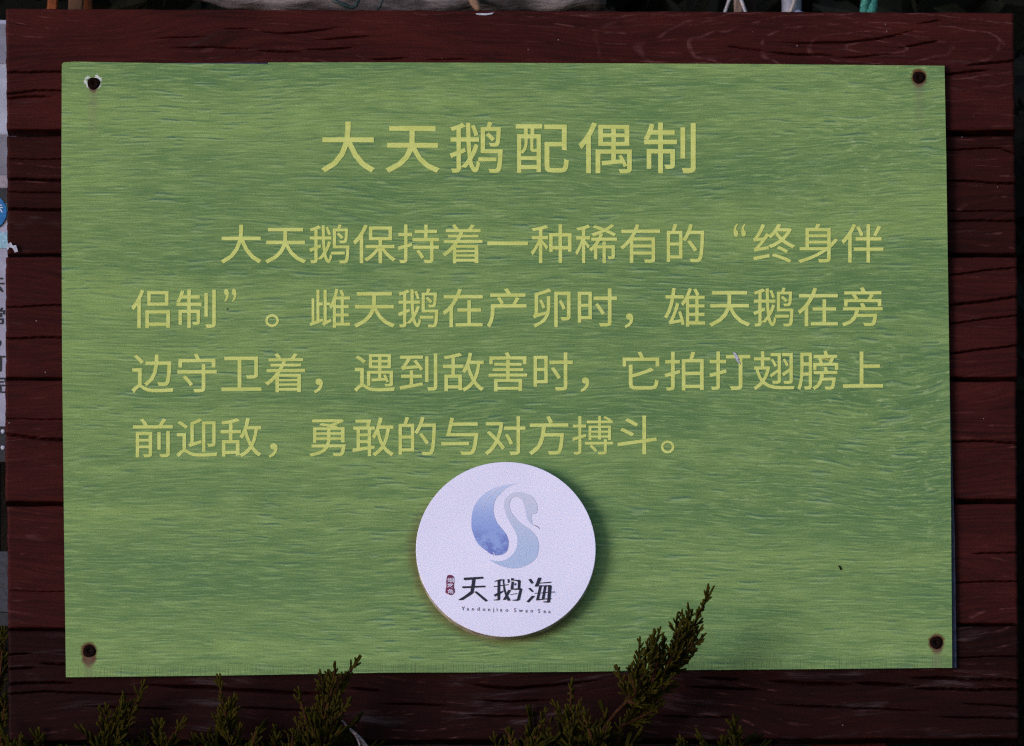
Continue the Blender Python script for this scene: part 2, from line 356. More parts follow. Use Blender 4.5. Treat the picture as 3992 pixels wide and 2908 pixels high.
# plank: (left x top, left x bottom, right x top, right x bottom, y top left, y top right, y bottom left, y bottom right, n)
PL = [(22, 27, 3953, 3957, 32, 48, 503, 506, 0.0), (26, 28, 3956, 3964, 526, 526, 985, 984, -.0035), (22, 22, 3966, 3968, 999, 1001, 1470, 1468, -.0005),
      (21, 20, 3962, 3966, 1480, 1485, 1954, 1942, -.001), (28, 30, 3963, 3970, 1970, 1961, 2446, 2426, -.002), (31, 34, 3970, 3972, 2457, 2438, 2886, 2878, -.0005)]
def plank(i, mat):
    xl0, xl1, xr0, xr1, tl, tr, bl, br, n0 = PL[i]
    full = i in (0, 5)
    us = np.concatenate([np.linspace(0, .01, 8), np.linspace(.0125, .065, 30), np.linspace(.075, .915, 250 if full else 10), np.linspace(.918, .99, 36), np.linspace(.9905, 1, 8)])
    vs_ = np.concatenate([np.linspace(0, .03, 9), np.linspace(.0345, .965, 250), np.linspace(.97, 1, 9)])
    U, V = np.meshgrid(us, vs_)
    X = (xl0+(xl1-xl0)*V)*(1-U)+(xr0+(xr1-xr0)*V)*U
    rng = np.random.RandomState(i+3)
    def wob(a, f, amp):
        return sum(amp/(k+1)*np.sin(a*f*(k+1)*1.7+rng.rand()*6.28) for k in range(5))
    yt = tl+(tr-tl)*U+wob(U, 40, .9); yb = bl+(br-bl)*U+wob(U, 33, 1.1)
    Y = yt*(1-V)+yb*V
    X = X+(wob(V*1.0, 14, 1.0)*(1-U)**20+wob(V*1.0, 17, 1.0)*U**20)
    # rounded arrises
    e = 9.0
    dxe = np.minimum(X-X[:, :1], X[:, -1:]-X); dye = np.minimum(Y-Y[:1], Y[-1:]-Y)
    n = np.full_like(X, n0)
    for dd in (dxe, dye):
        q = np.clip(1-dd/e, 0, 1); n -= .0024*(1-np.sqrt(np.clip(1-q*q, 0, 1)))
    # shallow grain furrows and cupping
    for k in range(26):
        yc = rng.uniform(Y.min(), Y.max()); am = rng.uniform(.00012, .0004); ww = rng.uniform(3, 9)
        n -= am*np.exp(-((Y-yc-rng.uniform(-14, 14)*np.sin(U*rng.uniform(2, 7)+rng.rand()*6))/ww)**2)*(.5+.5*np.sin(U*rng.uniform(6, 40)+rng.rand()*6))
    for pts, wd in CRACKS[i]:
        px = np.array([p[0] for p in pts], float); py = np.array([p[1] for p in pts], float)
        yc = np.interp(X, px, py)+1.1*np.sin(X*.031+wd)+.9*np.sin(X*.17)
        span = px[-1]-px[0]
        t0 = np.clip((X-px[0])/(.28*span), 0, 1); t1 = np.clip((px[-1]-X)/(.28*span), 0, 1)
        if px[0] < 60: t0 = (X >= px[0]-40)*1.0
        if px[-1] > 3930: t1 = (X <= 4000)*1.0
        if 225 < px[-1] < 260: t1 = (X <= px[-1]+60)*1.0
        if 3680 < px[0] < 3735: t0 = (X >= px[0]-50)*1.0
        tp = np.minimum(t0, t1)
        hw = np.maximum(wd*.50*tp**.7, .01)
        n -= .010*np.minimum(1, tp*1.6)*np.exp(-np.abs((Y-yc)/hw)**3)
    sx, sy, sz = on_sign(X, Y, 0.0)
    R, C = X.shape
    vert = np.stack([sx, -n, sz], -1).reshape(-1, 3)
    back = np.stack([sx, np.full_like(sx, .030), sz], -1)
    idx = np.arange(R*C).reshape(R, C)
    quads = np.stack([idx[1:, :-1], idx[1:, 1:], idx[:-1, 1:], idx[:-1, :-1]], -1).reshape(-1, 4).tolist()
    loop = list(idx[0, :]) + list(idx[1:, -1]) + list(idx[-1, -2::-1]) + list(idx[-2:0:-1, 0])
    bv = back.reshape(-1, 3)[loop]
    nb = len(loop); o0 = R*C
    sides = [(int(loop[k]), int(loop[(k+1) % nb]), o0+(k+1) % nb, o0+k) for k in range(nb)]
    me = mesh('plank', np.concatenate([vert, bv]).tolist(), quads+sides+[tuple(range(o0+nb-1, o0-1, -1))])
    sm = np.zeros(len(me.polygons), bool); sm[:len(quads)] = True
    me.polygons.foreach_set('use_smooth', sm)
    return link('plank', me, sign, [mat])
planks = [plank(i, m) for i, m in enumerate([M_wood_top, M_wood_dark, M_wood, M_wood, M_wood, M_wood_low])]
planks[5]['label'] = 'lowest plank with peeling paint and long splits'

def boxm(name, x0, x1, y0, y1, z0, z1, mat, parent, bev=.0):
    bm = bmesh.new(); bmesh.ops.create_cube(bm, size=1)
    for v in bm.verts: v.co = Vector(((x0+x1)/2+v.co.x*(x1-x0), (y0+y1)/2+v.co.y*(y1-y0), (z0+z1)/2+v.co.z*(z1-z0)))
    if bev: bmesh.ops.bevel(bm, geom=bm.edges[:], offset=bev, segments=2, affect='EDGES')
    me = bpy.data.meshes.new(name); bm.to_mesh(me); bm.free()
    return link(name, me, parent, [mat])
ztop = float(on_sign(2000, 90)[2])
for xx in (-.40, .40):
    boxm('post', xx-.045, xx+.045, .0299, .110, -.05, ztop-.02, M_wood_dark, sign, .004)

# small chips of bare wood on the top plank and splinter on the left
def flake(pts, n, mat, parent, name, thick=.0008):
    X, Y, Z = on_sign([p[0] for p in pts], [p[1] for p in pts], n)
    k = len(pts); v = [(X[i], Y[i], Z[i]) for i in range(k)]+[(X[i], Y[i]+thick, Z[i]) for i in range(k)]
    f = [tuple(range(k-1, -1, -1)), tuple(range(k, 2*k))]+[(i, (i+1) % k, k+(i+1) % k, k+i) for i in range(k)]
    return link(name, mesh(name, v, f), parent, [mat])
flake([(1853,52),(1870,51),(1895,52),(1925,49),(1918,55),(1895,59),(1868,58),(1858,56)], .0012, M_chip, planks[0], 'paint_chip')
flake([(28,952),(42,944),(50,958),(62,955),(70,980),(58,984),(48,966),(36,964),(30,975),(26,966)], .0015, M_chip, planks[1], 'paint_chip')

# ---- green panel
NP = .0065
pc = [(241, 250), (248, 243), (290, 240), (400, 242), (640, 246), (1000, 249), (1042, 250), (1047, 243), (1500, 243), (2000, 245), (2900, 249), (3682, 256), (3689, 620), (3699, 1290), (3706, 1810), (3712, 2603),
      (3300, 2607), (2700, 2612), (2300, 2618), (2080, 2620), (1500, 2622), (900, 2633), (257, 2640), (250, 2100), (242, 1400), (239, 700)]
def slab(name, pts, n0, n1, mats, parent):
    f = on_sign([p[0] for p in pts], [p[1] for p in pts], n1)
    k = len(pts)
    v = [(f[0][i], -n1, f[2][i]) for i in range(k)]+[(f[0][i], -n0, f[2][i]) for i in range(k)]
    fs = [tuple(range(k-1, -1, -1)), tuple(range(k, 2*k))]+[(i, (i+1) % k, k+(i+1) % k, k+i) for i in range(k)]
    me = mesh(name, v, fs); o = link(name, me, parent, mats)
    if len(mats) > 1:
        for p in me.polygons[1:]: p.material_index = 1
    return o
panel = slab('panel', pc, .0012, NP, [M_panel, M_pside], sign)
slab('backing_sheet', [(300, 247), (1060, 244), (1100, 300), (3660, 300), (3700, 1400), (3722, 2100), (3729, 2604), (3300, 2606), (300, 2600)], .0004, .0030, [M_navy], panel)

# ---- lettering
def hom(src, dst):
    A = []
    for (x, y), (u, v) in zip(src, dst):
        A.append([x, y, 1, 0, 0, 0, -u*x, -u*y, -u]); A.append([0, 0, 0, x, y, 1, -v*x, -v*y, -v])
    return np.linalg.svd(np.array(A))[2][-1].reshape(3, 3)
PW, PH = 3450.0, 2374.0
H = hom([(0, 0), (PW, 0), (PW, PH), (0, PH)], [(240, 240), (3682, 256), (3712, 2603), (257, 2640)])
Hi = np.linalg.inv(H)
def ap(Hm, x, y):
    q = Hm @ np.stack([np.asarray(x, float), np.asarray(y, float), np.ones_like(np.asarray(x, float))])
    return q[0]/q[2], q[1]/q[2]
_glyphs = {}
def glyph(ch, bold=0.0, res=3):
    key = (ch, bold)
    if key not in _glyphs:
        c = bpy.data.curves.new('g', 'FONT'); c.body = ch; c.size = 1; c.resolution_u = res; c.offset = bold; c.fill_mode = 'FRONT'; c.dimensions = '2D'
        o = bpy.data.objects.new('g', c); col.objects.link(o)
        dg = bpy.context.evaluated_depsgraph_get()
        me = o.evaluated_get(dg).to_mesh()
        vv = np.array([v.co[:2] for v in me.vertices]); ff = [tuple(p.vertices) for p in me.polygons]
        o.evaluated_get(dg).to_mesh_clear(); bpy.data.objects.remove(o); bpy.data.curves.remove(c)
        _glyphs[key] = (vv, ff)
    return _glyphs[key]
def put_px(name, px, py, faces, n, mat, parent):
    X, Y, Z = on_sign(px, py, n)
    me = mesh(name, np.stack([X, Y, Z], -1).tolist(), faces)
    # face outwards
    if len(me.polygons) and sum(p.normal.y*p.area for p in me.polygons) > 0: me.flip_normals()
    return link(name, me, parent, [mat])
def row(text, x0, base_l, base_r, em_w, em_h, pitch, bold):
    """x0 pixel of the first cell ; base_l/base_r pixel baseline at x=500 and x=3400"""
    for k, ch in enumerate(text):
        if ch == '　': continue
        vv, ff = glyph(ch, 0.0 if ch == '搏' else bold)
        cx = x0+k*pitch
        ox = 0.0; sc = 1.0; oy = 0.0
        sy = 1.0
        if ch == '“': sc, sy, ox, oy = .8, 1.25, .558, -.01
        if ch == '”': sc, sy, ox, oy = .8, 1.25, .083, -.01
        px = cx+(vv[:, 0]*sc+ox)*em_w
        py = base_l+(base_r-base_l)*(px-500)/2900-(vv[:, 1]*sy+oy)*em_h
        put_px('character', px, py, ff, NP+.0004, M_text, panel)
row('大天鹅配偶制', 1244, 652.5, 659, 225, 213, 251.6, .006)
EMW, EMH, PI_ = 172, 163, 173.1
row('　　大天鹅保持着一种稀有的“终身伴', 508, 1014, 1010, EMW, EMH, PI_, .004)
row('侣制”。雌天鹅在产卵时，雄天鹅在旁', 508, 1266, 1258, EMW, EMH, PI_, .004)
row('边守卫着，遇到敌害时，它拍打翅膀上', 509, 1518, 1505, EMW, EMH, PI_, .004)
row('前迎敌，勇敢的与对方搏斗。', 510, 1770, 1752, EMW, EMH, 171.6, .004)
flake([(2858,1372),(2868,1376),(2878,1392),(2882,1402),(2874,1398),(2884,1412),(2886,1420),(2874,1410),(2866,1396)], NP+.0012, M_chip, panel, 'torn_flake')
flake([(3268,2203),(3276,2206),(3282,2220),(3276,2222)], NP+.0012, M_screw, panel, 'torn_flake')

# ---- screws
def screw(px, py):
    cx, _, cz = on_sign(px, py, NP)
    prof = [(.0, .0004), (.0026, .0004), (.0030, .0018), (.0060, .0016), (.0075, .0007), (.0081, -.0012)]
    ns = 20; v, f = [], []
    for j, (r, h) in enumerate(prof):
        for i in range(ns):
            a = 2*math.pi*i/ns; rr = r*(1+.05*math.sin(3*a+px)) if j > 2 else (r*(.72+.28*abs(math.cos(2*a))) if j else 0.0001)
            v.append((float(cx)+rr*math.cos(a), -(NP+h), float(cz)+rr*math.sin(a)))
    for j in range(len(prof)-1):
        for i in range(ns):
            a, b = j*ns+i, j*ns+(i+1) % ns
            f.append((a, b, b+ns, a+ns))
    f.append(tuple(range(ns)))
    me = mesh('screw', v, f, True)
    return link('screw', me, sign, [M_screw])
for s_ in SCREWS: screw(*s_)

# ---- round badge
NB = NP+.0175
bx, by, brx, bry = 1972.0, 2140.5, 349.0, 337.5
def badge():
    ns = 128; v, f = [], []
    rings = [(NP-.0008, 1.0), (NB-.0016, 1.0), (NB-.0006, .9985), (NB, .9945)]
    cxs, _, czs = on_sign(bx, by, NB); rX = brx*K*(1-NB/D); 
    for n, s in rings:
        for i in range(ns):
            a = 2*math.pi*i/ns
            v.append((float(cxs)+rX*s*math.cos(a), -n, float(czs)+rX*s*math.sin(a)))
    for j in range(len(rings)-1):
        for i in range(ns):
            a, b = j*ns+i, j*ns+(i+1) % ns
            f.append((a, b, b+ns, a+ns))
    f.append(tuple(range(3*ns, 4*ns)))
    me = mesh('badge', v, f); o = link('badge', me, sign, [M_badge, M_rim])
    for p in me.polygons:
        p.material_index = 0 if len(p.vertices) > 4 or p.index >= 2*ns else 1
        if len(p.vertices) == 4: p.use_smooth = True
    return o
bd = badge()
bd['label'] = 'round white badge with blue swan emblem'

def smooth_loop(pts, sub=4):
    """round a closed outline, keeping its sharp corners sharp"""
    p = np.array(pts, float); n = len(p); out = []
    def corner(i):
        u, w_ = p[i]-p[i-1], p[(i+1) % n]-p[i]
        return np.dot(u, w_)/(np.linalg.norm(u)*np.linalg.norm(w_)+1e-9) < .55
    for i in range(n):
        b, c = p[i], p[(i+1) % n]
        a = 2*b-c if corner(i) else p[i-1]
        d = 2*c-b if corner((i+1) % n) else p[(i+2) % n]
        for k in range(sub):
            t = k/sub
            out.append(.5*((2*b)+(-a+c)*t+(2*a-5*b+4*c-d)*t*t+(-a+3*b-3*c+d)*t**3))
    return np.array(out)
def fill(pts):
    """triangulate an outline by clipping ears"""
    P = [(float(p[0]), -float(p[1])) for p in pts]; idx = list(range(len(P)))
    if sum(P[i-1][0]*P[i][1]-P[i][0]*P[i-1][1] for i in idx) < 0: idx.reverse()
    cr = lambda o, a, b: (a[0]-o[0])*(b[1]-o[1])-(a[1]-o[1])*(b[0]-o[0])
    out = []
    while len(idx) > 3:
        for k in range(len(idx)):
            i, j, l = idx[k-1], idx[k], idx[(k+1) % len(idx)]
            if cr(P[i], P[j], P[l]) <= 1e-9: continue
            if any(cr(P[i], P[j], P[m]) >= 0 and cr(P[j], P[l], P[m]) >= 0 and cr(P[l], P[i], P[m]) >= 0 for m in idx if m not in (i, j, l)): continue
            out.append((i, j, l)); idx.pop(k); break
        else: idx.pop(0)
    out.append(tuple(idx)); return out
def shape(name, pts, ox, oy, sc, n, mat, sm=0):
    p = smooth_loop(pts, sm) if sm else np.array(pts, float)
    return put_px(name, ox+p[:, 0]/sc, oy+p[:, 1]/sc, fill(p), n, mat, bd)
Z7 = (1800, 1860, 4.466)
wing = [(1000,108),(830,125),(700,150),(560,190),(450,250),(350,330),(280,400),(215,510),(180,640),(168,780),(175,900),(205,1000),(250,1110),(310,1190),(390,1255),(440,1290),(480,1325),(550,1355),(630,1362),(720,1340),(780,1295),(808,1220),(815,1130),(795,1040),(750,960),(690,890),(620,800),(580,720),(555,620),(552,530),(570,430),(610,350),(680,270),(770,195),(860,140)]
swan = [(1250,835),(1190,800),(1150,745),(1120,660),(1105,560),(1080,470),(1050,400),(1000,360),(950,342),(890,355),(850,400),(828,470),(835,540),(870,620),(930,700),(1000,780),(1080,840),(1160,890),(1230,950),(1290,1020),(1325,1100),(1340,1200),(1330,1300),(1295,1400),(1220,1480),(1130,1535),(1020,1575),(900,1588),(800,1580),(700,1555),(610,1515),(540,1475),(475,1435),(560,1455),(650,1460),(740,1445),(820,1405),(890,1340),(940,1260),(965,1160),(965,1060),(940,960),(890,880),(840,790),(790,690),(750,580),(735,480),(750,400),(800,330),(870,280),(960,258),(1060,265),(1150,295),(1230,345),(1280,410),(1310,490),(1318,570),(1300,615),(1260,640),(1210,650),(1215,720),(1225,790)]
shape('wing_emblem', wing, *Z7, NB+.0003, M_wing, 3)
shape('swan_emblem', swan, *Z7, NB+.0003, M_swan, 3)
shape('feather_slit', [(700,150),(640,175),(540,255),(470,335),(415,420),(385,500),(368,625),(380,560),(400,480),(430,410),(490,335),(560,265),(640,203),(690,175)], *Z7, NB+.0005, M_white)
shape('feather_slit', [(540,1302),(552,1300),(580,1355),(568,1358)], *Z7, NB+.0005, M_white)
shape('beak_line', [(1215,815),(1290,842),(1335,868),(1362,900),(1356,902),(1330,876),(1285,850)], *Z7, NB+.0004, M_ink2)
Z6 = (1700, 2200, 4.1236)
def char(polys, name='character'):
    pxs, pys, fs, o = [], [], [], 0
    for p in polys:
        q = np.array(p, float); f = fill(q)
        pxs.append(Z6[0]+q[:, 0]/Z6[2]); pys.append(Z6[1]+q[:, 1]/Z6[2]); fs += [tuple(i+o for i in t) for t in f]; o += len(q)
    X, Y, Z = on_sign(np.concatenate(pxs), np.concatenate(pys), NB+.0004)
    # strokes cross: lift each a hair so that no two share a plane
    o = 0; Y = np.array(Y)
    for k, p in enumerate(polys):
        Y[o:o+len(p)] -= k*.00002; o += len(p)
    me = mesh(name, np.stack([X, Y, Z], -1).tolist(), fs)
    return link(name, me, bd, [M_ink])
char([[(445,215),(470,212),(740,197),(760,205),(762,230),(740,232),(470,255),(445,250)],
      [(422,350),(450,352),(785,340),(798,352),(790,368),(440,385),(422,380)],
      [(580,225),(635,222),(628,300),(612,400),(600,440),(550,440),(560,360),(572,300)],
      [(555,430),(605,440),(600,465),(430,575),(360,578),(362,566),(450,510)],
      [(608,440),(650,432),(835,582),(792,600),(760,570)]])
char([[(932,268),(1030,238),(1060,240),(1050,262),(950,280)],
      [(990,250),(1035,245),(1032,330),(1030,560),(1010,580),(930,582),(928,570),(985,555),(985,400)],
      [(926,350),(1165,318),(1165,332),(930,365)],
      [(930,485),(1075,420),(1085,440),(1040,470),(950,520),(932,500)],
      [(1060,240),(1095,238),(1100,340),(1130,460),(1200,580),(1150,588),(1110,500),(1080,400),(1075,300)],
      [(1155,410),(1205,412),(1120,572),(1068,572),(1110,510)],
      [(1145,240),(1175,235),(1185,290),(1155,300)],
      [(1205,220),(1250,225),(1248,255),(1205,255)],
      [(1212,275),(1250,280),(1240,400),(1195,405)],
      [(1205,248),(1340,248),(1360,262),(1350,380),(1310,385),(1315,285),(1300,268),(1205,262)],
      [(1260,305),(1288,302),(1285,335),(1258,338)],
      [(1195,393),(1360,380),(1385,400),(1345,570),(1310,588),(1225,582),(1225,572),(1300,560),(1338,412),(1200,408)],
      [(1185,485),(1300,462),(1305,475),(1190,492)]])
char([[(1482,240),(1525,230),(1572,300),(1530,312)], [(1478,385),(1515,378),(1572,435),(1540,445)], [(1450,600),(1540,502),(1592,510),(1490,615)],
      [(1640,212),(1697,215),(1640,360),(1582,358)], [(1660,295),(1848,278),(1848,298),(1650,310)], [(1660,335),(1705,335),(1650,575),(1605,580)],
      [(1660,340),(1840,332),(1858,350),(1855,360),(1690,352)], [(1800,345),(1858,350),(1832,610),(1790,618),(1722,610),(1720,598),(1785,590)],
      [(1735,345),(1775,345),(1740,560),(1695,565)], [(1578,462),(1910,436),(1912,450),(1580,472)], [(1605,560),(1855,542),(1855,555),(1610,582)]])
shape('seal', [(175,200),(190,175),(225,167),(265,180),(290,215),(292,280),(287,350),(302,420),(298,455),(270,485),(240,495),(200,482),(165,468),(150,445),(155,400),(165,350),(162,290),(168,240)], *Z6, NB+.0003, M_seal, 3)
for ch, (x0, x1, y0, y1) in zip('烟墩角', [(182, 288, 215, 290), (180, 277, 303, 382), (182, 276, 398, 472)]):
    vv, ff = glyph(ch, .012)
    a, b = vv.min(0), vv.max(0)
    gx = x0+(vv[:, 0]-a[0])/(b[0]-a[0])*(x1-x0); gy = y1-(vv[:, 1]-a[1])/(b[1]-a[1])*(y1-y0)
    put_px('seal_character', Z6[0]+gx/Z6[2], Z6[1]+gy/Z6[2], ff, NB+.0006, M_white, bd)
for ch, xx in zip('YandunjiaoSwanSea', [435,510,592,680,768,850,922,980,1045,1135,1270,1360,1455,1537,1655,1745,1822]):
    vv, ff = glyph(ch, .012)
    c_ = (vv[:, 0].min()+vv[:, 0].max())/2
    gx = xx+(vv[:, 0]-c_)*88; gy = 738+(xx-435)*.0325-vv[:, 1]*86
    put_px('letter', Z6[0]+gx/Z6[2], Z6[1]+gy/Z6[2], ff, NB+.0004, M_ink2, bd)

# ------------------------------------------------------------------ junipers in front
class TB:
    def __init__(s): s.v = []; s.f = []; s.a = []
    def tube(s, pts, rad, sides=5, tip=0.0, tip1=None):
        pts = [Vector(p) for p in pts]; n = len(pts); o = len(s.v)
        tip1 = tip if tip1 is None else tip1
        for i, p in enumerate(pts):
            d = (pts[min(i+1, n-1)]-pts[max(i-1, 0)])
            if d.length < 1e-9: d = Vector((0, 0, 1))
            d.normalize(); u = d.cross(Vector((.13, .97, .21))).normalized(); w_ = d.cross(u)
            for k in range(sides):
                a = 2*math.pi*k/sides
                s.v.append(p+(u*math.cos(a)+w_*math.sin(a))*rad[i]); s.a.append(tip+(tip1-tip)*i/(n-1))
        for i in range(n-1):
            for k in range(sides):
                a, b = o+i*sides+k, o+i*sides+(k+1) % sides
                s.f.append((a, b, b+sides, a+sides))
        s.f.append(tuple(o+k for k in range(sides-1, -1, -1))); s.f.append(tuple(o+(n-1)*sides+k for k in range(sides)))
    def build(s, name, mat, parent, origin):
        me = mesh(name, [p-origin for p in s.v], s.f, True)
        at_ = me.attributes.new('tip', 'FLOAT', 'POINT'); at_.data.foreach_set('value', s.a)
        return link(name, me, parent, [mat])
def leaf_mat():
    g = NT('juniper_scale_leaves'); v = g.coord()
    a = g.n('ShaderNodeAttribute', attribute_name='tip').outputs['Fac']
    n = g.noise(v, 90, 3); f = g.noise(v, 800, 2)
    c = g.mix(g.ss(n, .35, .65), (.006, .0058, .0005), (.020, .0165, .0010))
    c = g.mix(g.math('MULTIPLY', g.ss(a, .35, 1.0), .6), c, (.046, .036, .004))
    c = g.mix(g.math('MULTIPLY', g.ss(g.noise(v, 24, 2),   .62, .74), .35), c, (.055, .026, .009))
    c = g.mix(g.math('MULTIPLY', g.ss(f, .5, .7), .35), c, (.044, .036, .004))
    g.bump(f, .6, .001)
    return g.done(c, .85, .04)
M_leaf = leaf_mat()
M_bark = simple('reddish_juniper_bark', (.034, .013, .006), .9, .05, .4, 300)

def path_point(pts, t):
    L = [0]
    for a, b in zip(pts, pts[1:]): L.append(L[-1]+(b-a).length)
    d = t*L[-1]
    for i in range(len(pts)-1):
        if d <= L[i+1] or i == len(pts)-2:
            q = (d-L[i])/max(1e-9, L[i+1]-L[i]); return pts[i].lerp(pts[i+1], q), (pts[i+1]-pts[i]).normalized(), L[-1]
def rot_away(d, ang, roll):
    side = d.cross(Vector((0, 1, 0))).normalized(); q = Matrix.Rotation(roll, 3, d); side = q @ side
    return (d*math.cos(ang)+side*math.sin(ang)).normalized()
def twig(tb, p, d, ln, r, rng, depth):
    """a whip of scale leaves with short blunt side nubs"""
    n = 4; pts = [p]; dd = d.copy()
    for i in range(n):
        dd = (dd+Vector((rng.uniform(-.12, .12), rng.uniform(-.10, .10), .09))).normalized(); pts.append(pts[-1]+dd*ln/n)
    rad = [r*.8, r*1.0, r*1.08, r*1.12, r*.95]
    pts.append(pts[-1]+dd*r*.8); rad.append(r*.35)
    tb.tube(pts, rad, 5, .3, 1.0)
    if depth > 0:
        k = max(2, int(ln/.0075)); sgn = rng.choice((-1, 1))
        for i in range(k):
            t = .12+.74*i/k+rng.uniform(-.03, .03); q, qd, _ = path_point(pts[:5], max(0, min(1, t)))
            sgn = -sgn
            l2 = ln*(.60-.42*t)*rng.uniform(.7, 1.2)
            if l2 < .0035: l2 = .0035
            twig(tb, q, rot_away(qd, rng.uniform(.45, .8), (0 if sgn > 0 else math.pi)+rng.uniform(-.9, .9)), l2, r*.86, rng, depth-1 if l2 > .012 else 0)
def sprig(tb, stem, pxs, Y, rng, spread, dens=1.0, lean=0.0, tipl=.024, bare=0.0, att=False):
    """pxs from the tip downwards, pixels ; spread = how far side shoots reach low down (pixels)"""
    pts = [at(x, y, Y+lean*i/len(pxs)) for i, (x, y) in enumerate(pxs)][::-1]
    n = len(pts)
    _, _, L = path_point(pts, .5)
    stem.tube(pts[:-1]+[pts[-2].lerp(pts[-1], .6)], [.0024-(.0024-.0009)*i/(n-1) for i in range(n)], 6)
    twig(tb, *(path_point(pts, .86)[:2]), L*.14, .0013, rng, 0) if L*.14 < .05 else None
    q, qd, _ = path_point(pts, 1-min(.9, tipl/L)); twig(tb, q, qd, tipl, .0014, rng, 1)
    k = int(L/.0050*dens); sg = 1
    for i in range(k):
        t = i/k
        if t < bare: continue
        q, qd, _ = path_point(pts, t*(1-.5*tipl/L)); sg = -sg
        fall = (1-t)*L
        ln = min(spread*K, .006+.55*max(0, fall-.012))*rng.uniform(.45, 1.1)
        dd = rot_away(qd, rng.uniform(.40, .75), (0 if sg > 0 else math.pi)+rng.uniform(-1.2, 1.2))
        if ln < .024: twig(tb, q, dd, ln, .0013, rng, 1)
        else:
            # a side shoot carrying twigs
            sp_ = [q]; d2 = dd.copy()
            for j in range(4):
                d2 = (d2+Vector((rng.uniform(-.1, .1), rng.uniform(-.1, .1), .13))).normalized(); sp_.append(sp_[-1]+d2*ln*.82/4)
            tb.tube(sp_, [.0016, .0015, .0014, .0013, .0012], 5, .1)
            twig(tb, sp_[-1]-d2*.002, d2, .016, .0013, rng, 1)
            m = int(ln/.0052*dens); s2 = 1
            for j in range(m):
                t2 = .08+.9*j/m; q2, qd2, _ = path_point(sp_, t2); s2 = -s2
                twig(tb, q2, rot_away(qd2, rng.uniform(.4, .8), (0 if s2 > 0 else math.pi)+rng.uniform(-1.2, 1.2)), rng.uniform(.009, .019)*(1.15-.4*t2), .00125, rng, 1)
def shrub(name, label, basepx, baseY, sprigs, seed, group=None, YOFF=-.115):
    rng = random.Random(seed)
    b = at(basepx, 1454, baseY); base = Vector((b.x, baseY, 0))
    root = empty(name, base); tag(root, label, 'shrub', group)
    for sp in sprigs:
        pxs, Y, spread = sp[0], sp[1]+YOFF, sp[2]; kw = sp[3] if len(sp) > 3 else {}
        stem, tb = TB(), TB()
        sprig(tb, stem, pxs, Y, rng, spread, **kw)
        low = at(*pxs[-1], Y+kw.get('lean', 0)*(len(pxs)-1)/len(pxs))
        mid = low.lerp(base, .5)+Vector((rng.uniform(-.03, .03), 0, .04))
        foot = base+Vector((rng.uniform(-.015, .015), rng.uniform(-.015, .015), -.01))
        if not kw.get('att'): stem.tube([foot, mid, low], [.008, .0055, .0028], 6)
        if not kw.get('att'):      # coarser foliage clothing the branch down towards the ground
            for q in range(46):
                f_ = rng.uniform(.25, 1.0); p_ = mid.lerp(low, (f_-.5)*2) if f_ > .5 else foot.lerp(mid, f_*2)
                d_ = Vector((rng.uniform(-1, 1), rng.uniform(-1, .6), rng.uniform(.3, 1.2))).normalized(); l_ = rng.uniform(.03, .065)
                tb.tube([p_, p_+d_*l_*.5, p_+d_*l_+Vector((0, 0, .006))], [.0022, .0028, .0016], 4, .1, .6)
                for e in range(5):
                    g_ = p_+d_*l_*(.25+.15*e); e_ = (d_+Vector((rng.uniform(-1, 1), rng.uniform(-1, 1), .3))*.8).normalized()
                    tb.tube([g_, g_+e_*.016], [.0022, .0016], 4, .2, .6)
        br = stem.build('branch', M_bark, root, base); fo = tb.build('foliage', M_leaf, root, base)
    return root
shrub('juniper_shrub', 'low dark juniper with two thin pale tips below the panel corner with long rust streak', 470, -.47, [
    ([(571,2651),(547,2700),(525,2753),(485,2795),(441,2850),(410,2930)], -.02, 150, dict(dens=.8)),
    ([(304,2724),(315,2780),(335,2840),(372,2930)], .02, 110, dict(dens=.6)),
    ([(635,2800),(632,2850),(617,2930)], -.03, 60, dict(dens=.6)),
    ([(732,2800),(700,2840),(665,2880),(640,2930)], -.03, 50, dict(dens=.5)),
    ([(90,2868),(80,2905),(70,2960)], -.02, 90, dict(dens=.6))]+[([(x, y), (x+5, (y+2935)/2), (x+12, 2935)], .0, 110, dict(dens=.9)) for x, y in ((150, 2835), (400, 2845), (560, 2845), (760, 2885))], 3)
shrub('juniper_shrub', 'upright pointed juniper tips under the panel beside a bare dry twig', 1080, -.47, [
    ([(855,2627),(862,2700),(880,2790),(904,2930)], -.03, 120, dict(dens=1.0)),
    ([(1392,2550),(1380,2597),(1340,2647),(1309,2693),(1281,2755),(1257,2817),(1228,2930)], -.04, 190, dict(dens=.95)),
    ([(1308,2579),(1302,2640),(1290,2700),(1265,2800)], -.05, 70, dict(dens=.8, att=True)),
    ([(1164,2675),(1175,2740),(1195,2810),(1215,2930)], -.02, 110, dict(dens=.8)),
    ([(1377,2722),(1345,2762),(1309,2805),(1260,2900)], -.06, 80, dict(dens=.6)),
    ([(1000,2835),(992,2870),(985,2940)], -.05, 60, dict(dens=.8)),
    ([(1144,2838),(1140,2880),(1135,2940)], -.05, 60, dict(dens=.8))]+[([(x, y), (x+5, (y+2935)/2), (x+12, 2935)], .0, 110, dict(dens=.9)) for x, y in ((820, 2835), (1060, 2845), (1240, 2815), (1370, 2885))], 11)
